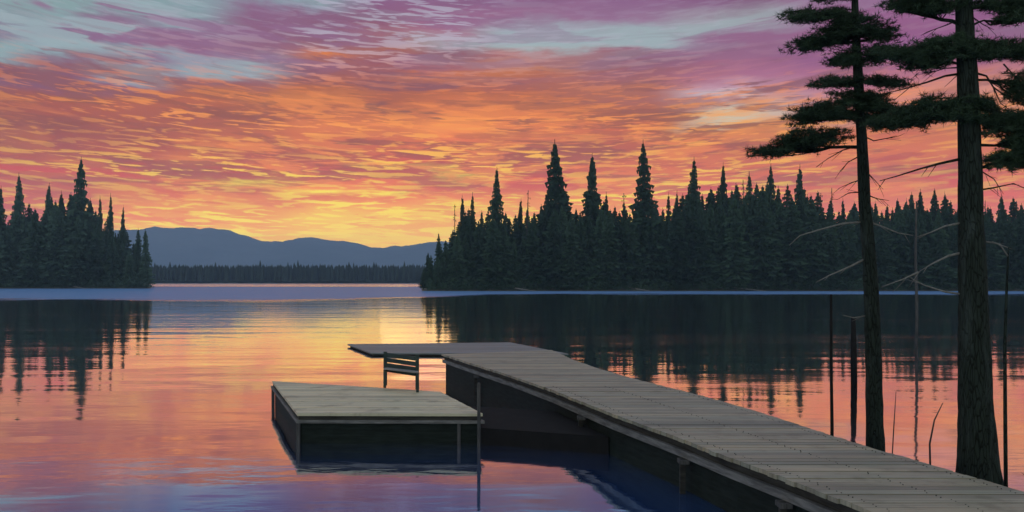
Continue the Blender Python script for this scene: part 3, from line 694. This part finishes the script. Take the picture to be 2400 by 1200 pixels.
pole('straight_reed', [A(2090, 1090, D6), A(2095, 1000, D6), A(2100, 918, D6)], [.008, .008, .004], M['post'], 'faint straight dry stalk just right of the thin pine trunk', 'reed', 6)

# ------------------------------------------------------------------ near shore strip and the two pines
sh = [(2.95, 13.3), (3.55, 12.9), (4.35, 11.9), (4.95, 11.0), (5.35, 10.3), (5.75, 9.65), (6.3, 8.9), (8, 7.6), (12, 6), (12, -6), (5, -6), (5.4, 5.8), (5.0, 7.2), (4.7, 8.3), (4.45, 9.3), (4.2, 10.2), (3.75, 11.2), (3.3, 12.2)]
sh = [(min(x, 99), y) for x, y in sh]
def wid(y): return max(0, min(1, (13.2-y)/1.5))
b = MB(); rowsY = [13.2-.25*i for i in range(78)]
OUT = [(-6, 30), (6, 20), (7.6, 8.3), (8.9, 6.05), (9.65, 5.6), (10.3, 5.25), (11.0, 4.80), (11.9, 4.2), (12.6, 3.6), (13.3, 3.1)]
NX = 40
for yy in rowsY:
    xi = ext(Rw, yy)+.0 if yy > Rw[0][0] else Rw[0][1]+(Rw[0][0]-yy)*.6
    xi = min(xi, 8); xo = max(xi+.05, interp(OUT, yy))
    for i in range(NX+1):
        t = (i/NX)**1.6; x = xi-.05+(xo-xi+.1)*t
        edge = min((xo-x)*1.2, (13.2-yy)*.8, .6)
        z = -.25 + min(.27, max(0, edge)*.8) + .05*nz(x, yy, 1.7)*min(1, max(0, edge)*3)
        b.v.append((x, yy, z))
n = NX+1
for j in range(len(rowsY)-1):
    for i in range(NX): b.f.append((j*n+i, j*n+i+1, (j+1)*n+i+1, (j+1)*n+i))
o = b.build('near_shore', M['earth'], smooth=True); o['kind'] = 'structure'

def needles(b, c, n, L, wdt, spread=1.0, up=.25):
    for i in range(n):
        v = Vector((random.gauss(0, 1), random.gauss(0, 1), random.gauss(up, .6))).normalized()*L*random.uniform(.6, 1.1)
        s = v.cross(Vector((random.gauss(0, 1), random.gauss(0, 1), random.gauss(0, 1)))).normalized()*wdt
        b.poly([c-s, c+s, c+v])
def limb(root, tree_pts_fn, px0, py0, D0, pads, r0, dead=False, mid=None):
    """branch from the trunk point to each pad in turn, a needle clump round every pad"""
    pts = [A(px0, py0, D0)]
    far_ = pads[-1]; end = A(far_[0], far_[1], D0+far_[4])
    n = 6
    for k in range(1, n+1):
        t = k/n; p = pts[0].lerp(end, t); p.z += .05*math.sin(t*math.pi)*random.uniform(-.6, 1); pts.append(p)
    b = MB(); b.tube(pts, [r0*(1-.8*k/n)+.003 for k in range(n+1)], 7, .08)
    # side twigs
    nb = MB()
    for (cx, cy, hw, hh, dd) in pads:
        hh *= 1.6; hw *= 1.18; K = int(9+hw*hh*.0135)
        for k in range(K):
            while True:
                u, v, w_ = random.uniform(-1, 1), random.uniform(-1, 1), random.uniform(-.75, 1)
                if u*u+v*v < 1 and abs(w_) < (1-.8*abs(u))+.08: break
            c = A(cx+u*hw, cy-w_*hh*.75, D0+dd+v*hw/F*D0*.9)
            s_ = pts[random.randint(2, n)]; m_ = s_.lerp(c, .55)+Vector((0, 0, -.015)); b.tube([s_, m_, c], [.006, .0045, .002], 4)
            ax_ = (c-s_); ax_.z *= .4; ax_ = ax_.normalized()
            for j in range(11):
                q = c + ax_*random.uniform(-.16, .10) + Vector((random.gauss(0, .030), random.gauss(0, .03), random.gauss(0, .011)))
                needles(nb, q, 13, random.uniform(.055, .085), .0036, up=.3)
    br = b.build('branch', M['bark'], root, smooth=True)
    b = nb
    sub(b, 'needle_clump', M['needles'], br, root, fix=False)
def dead_limb(root, pts, r0, D, mat='dead_wood', twigs=3):
    P = [A(x, y, D+dd) for x, y, dd in pts]; n = len(P)
    b = MB(); b.tube(P, [r0*(1-.75*k/(n-1)) for k in range(n)], 6, .08)
    for k in range(twigs):
        i = random.randint(1, n-1); s = P[i-1].lerp(P[i], random.random())
        d = (P[i]-P[i-1]).normalized(); e = s+d*random.uniform(.06, .16)+Vector((0, random.uniform(-.1, .1), random.uniform(-.12, .06)))
        b.tube([s, e], [r0*.35, .0015], 4)
    b.build('dead_branch', M[mat], root, smooth=True)
def trunk(root, prof, D, n=16):
    b = MB(); P, R_ = [], []
    for (cy, x0, x1) in prof: P.append(A((x0+x1)/2, cy, D)); R_.append((x1-x0)/2/F*D)
    # densify
    PP, RR = [], []
    for k in range(len(P)-1):
        m_ = max(2, int((P[k]-P[k+1]).length/.12))
        for j in range(m_):
            t = j/m_; PP.append(P[k].lerp(P[k+1], t)); RR.append(R_[k]*(1-t)+R_[k+1]*t)
    PP.append(P[-1]); RR.append(R_[-1]); b.tube(PP, RR, n, .045)
    b.build('trunk', M['bark'], root, smooth=True)

# thin pine
DA = 10.75
pa = thing('pine_tree', A(2052, 1105, DA), 'thinner near pine with flat layered boughs, left of the thick one at the dock edge', 'pine tree')
trunk(pa, [(1135,2022,2084),(1085,2029,2076),(1000,2031,2070),(850,2029,2066),(700,2026,2060),(600,2022,2053),(500,2014,2042),(400,2010,2036),(300,2007,2030),(150,1999,2020),(60,1996,2014),(0,1996,2011),(-120,1997,2009),(-230,2000,2006)], DA)
for (px0, py0, pads, r) in [
    (2003, 40, [(1968,34,45,12,0),(1895,36,56,18,.05)], .016),
    (2008, 80, [(1985,60,34,22,0),(2040,66,48,26,-.1),(2080,84,30,14,-.1),(1935,92,60,20,.1),(1895,108,44,17,.15)], .018),
    (2008, 120, [(2000,138,62,18,.1),(1975,150,36,10,0)], .014),
    (2008, 128, [(2060,118,42,12,-.1),(2090,135,46,13,-.15)], .012),
    (2010, 195, [(1975,192,50,10,0),(1935,197,26,8,.1)], .012),
    (2014, 190, [(2060,190,48,8,0),(2100,197,34,8,-.1)], .012),
    (2015, 230, [(2000,230,48,18,0),(2050,240,40,22,-.1),(2085,262,30,14,.1)], .016),
    (2014, 262, [(1990,262,66,22,0),(1930,265,58,20,.1),(1875,284,36,14,.15)], .018),
    (2014, 282, [(2045,284,40,14,.1),(2075,292,30,10,0)], .014),
    (2020, 345, [(1945,322,44,20,0),(1890,325,50,20,.1),(1850,345,52,18,.15),(1800,356,42,14,.2)], .020),
    (2006, -20, [(1950,-6,50,10,0),(1990,-20,30,16,0)], .012),
]:
    limb(pa, None, px0, py0, DA, pads, r)
for pts in [[(2018,340,0),(1975,352,0),(1940,372,.05),(1912,392,.1)], [(2022,362,0),(1988,380,0),(1968,402,0)], [(2022,420,0),(1996,428,0),(1965,442,.1)], [(2026,398,0),(2046,418,0),(2070,444,-.1)], [(2022,318,0),(2048,330,0),(2090,322,-.1),(2110,318,-.1)],
            [(2020,450,0),(1990,452,0),(1962,468,.1)], [(2030,456,0),(2056,466,0),(2084,470,0)]]:
    dead_limb(pa, pts, .009, DA, 'bark', 4)
for pts, r in [([(2024,520,0),(1975,524,0),(1915,540,.1),(1875,552,.1),(1850,575,.1)], .016), ([(2036,520,0),(2070,532,0),(2105,546,-.1),(2140,552,-.1)], .014), ([(2026,608,0),(1990,626,0),(1945,645,.1),(1912,662,.1)], .016),
               ([(2030,740,0),(2000,745,0),(1975,738,0)], .010)]:
    dead_limb(pa, pts, r, DA, 'dead_wood', 2)
# thick pine
DB = 9.2
pb = thing('pine_tree', A(2296, 1150, DB), 'thickest near pine with broad boughs and bare limbs, right of the thinner pine', 'pine tree')
trunk(pb, [(1190,2225,2362),(1130,2244,2346),(1060,2249,2334),(900,2249,2322),(700,2249,2312),(600,2248,2308),(500,2248,2302),(350,2248,2298),(200,2246,2292),(100,2243,2283),(0,2240,2278),(-150,2238,2268),(-300,2240,2262)], DB, 22)
for (px0, py0, pads, r) in [
    (2255, 60, [(2205,12,40,20,0),(2155,16,48,20,.1),(2110,14,34,12,.1)], .02),
    (2265, 125, [(2235,112,50,26,-.05),(2185,120,50,26,0),(2140,136,38,22,.1),(2095,126,44,13,.15)], .026),
    (2265, 150, [(2165,155,40,12,.1)], .012),
    (2275, 118, [(2290,115,32,26,-.05),(2325,120,42,22,0),(2372,118,48,24,.1),(2420,122,40,22,.1)], .024),
    (2268, 270, [(2240,258,46,30,-.05),(2185,262,50,28,0),(2130,272,48,26,.1),(2085,290,36,16,.15)], .028),
    (2280, 275, [(2300,262,40,30,-.05),(2340,290,46,26,0),(2385,300,46,34,.1),(2430,300,40,30,.1)], .026),
    (2285, 340, [(2380,338,40,12,.1),(2420,335,40,18,.1)], .014),
    (2285, 395, [(2350,378,28,16,0),(2385,378,34,22,.1),(2425,370,40,28,.1)], .016),
    (2275, 20, [(2310,12,34,12,0),(2372,18,42,20,.1),(2415,20,36,22,.1)], .018),
    (2278, 60, [(2365,48,34,8,0)], .010),
    (2270, 190, [(2395,205,28,40,.1)], .012),
    (2258, -40, [(2200,-30,70,26,0),(2150,-22,60,18,.1)], .02),
    (2275, -50, [(2330,-35,60,24,0),(2390,-25,50,20,.1)], .02),
]:
    limb(pb, None, px0, py0, DB, pads, r)
for pts, r in [([(2255,172,0),(2215,178,0),(2175,192,0),(2120,208,.1),(2072,220,.1)], .014), ([(2255,158,0),(2215,160,0),(2178,172,.1)], .009), ([(2250,45,0),(2215,60,0),(2170,76,.1)], .010),
               ([(2255,372,0),(2200,384,0),(2155,396,.1),(2105,412,.1),(2062,424,.1)], .015), ([(2290,172,0),(2312,178,0),(2328,204,0),(2352,222,.1),(2388,230,.1)], .013),
               ([(2328,204,0),(2345,242,0),(2372,262,.1)], .008), ([(2296,445,0),(2330,440,0),(2376,430,0),(2402,442,0)], .010), ([(2298,400,0),(2330,420,0),(2352,455,0)], .008),
               ([(2282,42,0),(2305,58,0),(2330,70,.1)], .008), ([(2352,150,0),(2375,175,0),(2398,190,0)], .01)]:
    dead_limb(pb, pts, r, DB, 'bark', 4)
for pts, r in [([(2255,522,0),(2215,530,0),(2180,545,.1),(2150,555,.1)], .013), ([(2256,592,0),(2222,600,0),(2185,618,0),(2152,638,.1)], .016), ([(2152,638,.1),(2115,655,.1),(2066,672,.15)], .011),
               ([(2258,690,0),(2215,684,0),(2165,668,.1),(2140,655,.1)], .013), ([(2308,566,0),(2340,572,0),(2372,584,0)], .010)]:
    dead_limb(pb, pts, r, DB, 'dead_wood', 2)

# grass at the near shore
b = MB()
for i in range(700):
    yy = random.uniform(8.2, 9.3) if random.random() < .7 else random.uniform(9.3, 12)
    xo = interp(OUT, yy); xi = ext(Rw, yy)
    x = random.uniform(xi+.15, xo-.12) if xo-xi > .4 else xi+.2
    base = Vector((x, yy, -.02)); L = random.uniform(.08, .22)
    v = Vector((random.gauss(0, .35), random.gauss(0, .35), 1)).normalized()*L; s = Vector((random.uniform(-1, 1), random.uniform(-1, 1), 0)).normalized()*.004
    b.poly([base-s, base+s, base+v])
tag(b.build('shore_grass', M['needles'], fix=False), 'short dark grass on the shore strip beside the dock under the pines', 'grass', kind='stuff')
bush = thing('low_shrub', (5.35, 8.95, 0), 'small dark shrub at the water edge, by the right picture edge', 'shrub')
b = MB(); b2 = MB()
for i in range(9):
    e = Vector((5.38+random.uniform(-.16, .3), 8.95+random.uniform(-.2, .2), random.uniform(.15, .42))); b2.tube([(5.4, 8.95, -.02), e], [.008, .003], 4)
    for k in range(5): needles(b, e+Vector((random.gauss(0, .04), random.gauss(0, .04), random.gauss(0, .04))), 14, .06, .006)
b.build('foliage', M['needles'], bush, fix=False); b2.build('stem', M['bark'], bush)

# ------------------------------------------------------------------ haze
hm = bpy.data.materials.new('haze'); hm.use_nodes = True; ht = NT(hm.node_tree); ht.n.clear()
pv = ht.new('ShaderNodeVolumePrincipled'); pv.inputs['Color'].default_value = (.44, .63, 1.0, 1); pv.inputs['Density'].default_value = HAZE
pv.inputs['Anisotropy'].default_value = 0.0
mo = ht.new('ShaderNodeOutputMaterial'); ht.l.new(pv.outputs[0], mo.inputs['Volume'])
b = MB(); b.box((0, 2600, 139), 14200, 5600, 280); hz = b.build('haze', hm); hz['kind'] = 'stuff'

# ------------------------------------------------------------------ sun and camera
sl = bpy.data.lights.new('sun', 'SUN'); sl.energy = .010; sl.angle = math.radians(6); sl.color = (1, .68, .36)
so = bpy.data.objects.new('sun', sl); COL.objects.link(so)
saz, sel = math.atan((1000-1200)/F), math.radians(3.1)
dirv = Vector((math.sin(saz)*math.cos(sel), math.cos(saz)*math.cos(sel), math.sin(sel)))
so.rotation_euler = dirv.to_track_quat('Z', 'Y').to_euler(); so.location = (-50, 100, 60)
cam = bpy.data.cameras.new('camera'); cam.sensor_width = 36; cam.lens = 36*F/2400; cam.shift_y = (YH-600)/2400
cam.clip_start = .1; cam.clip_end = 30000
co = bpy.data.objects.new('camera', cam); COL.objects.link(co); co.location = (0, 0, H); co.rotation_euler = (math.pi/2, 0, 0)
SC.camera = co
SC.view_settings.view_transform = 'Standard'; SC.view_settings.look = 'None'
SC.view_settings.exposure = 0; SC.view_settings.gamma = 1
SC.cycles.use_denoising = True; SC.cycles.volume_bounces = 0; SC.cycles.max_bounces = 6; SC.cycles.transparent_max_bounces = 4
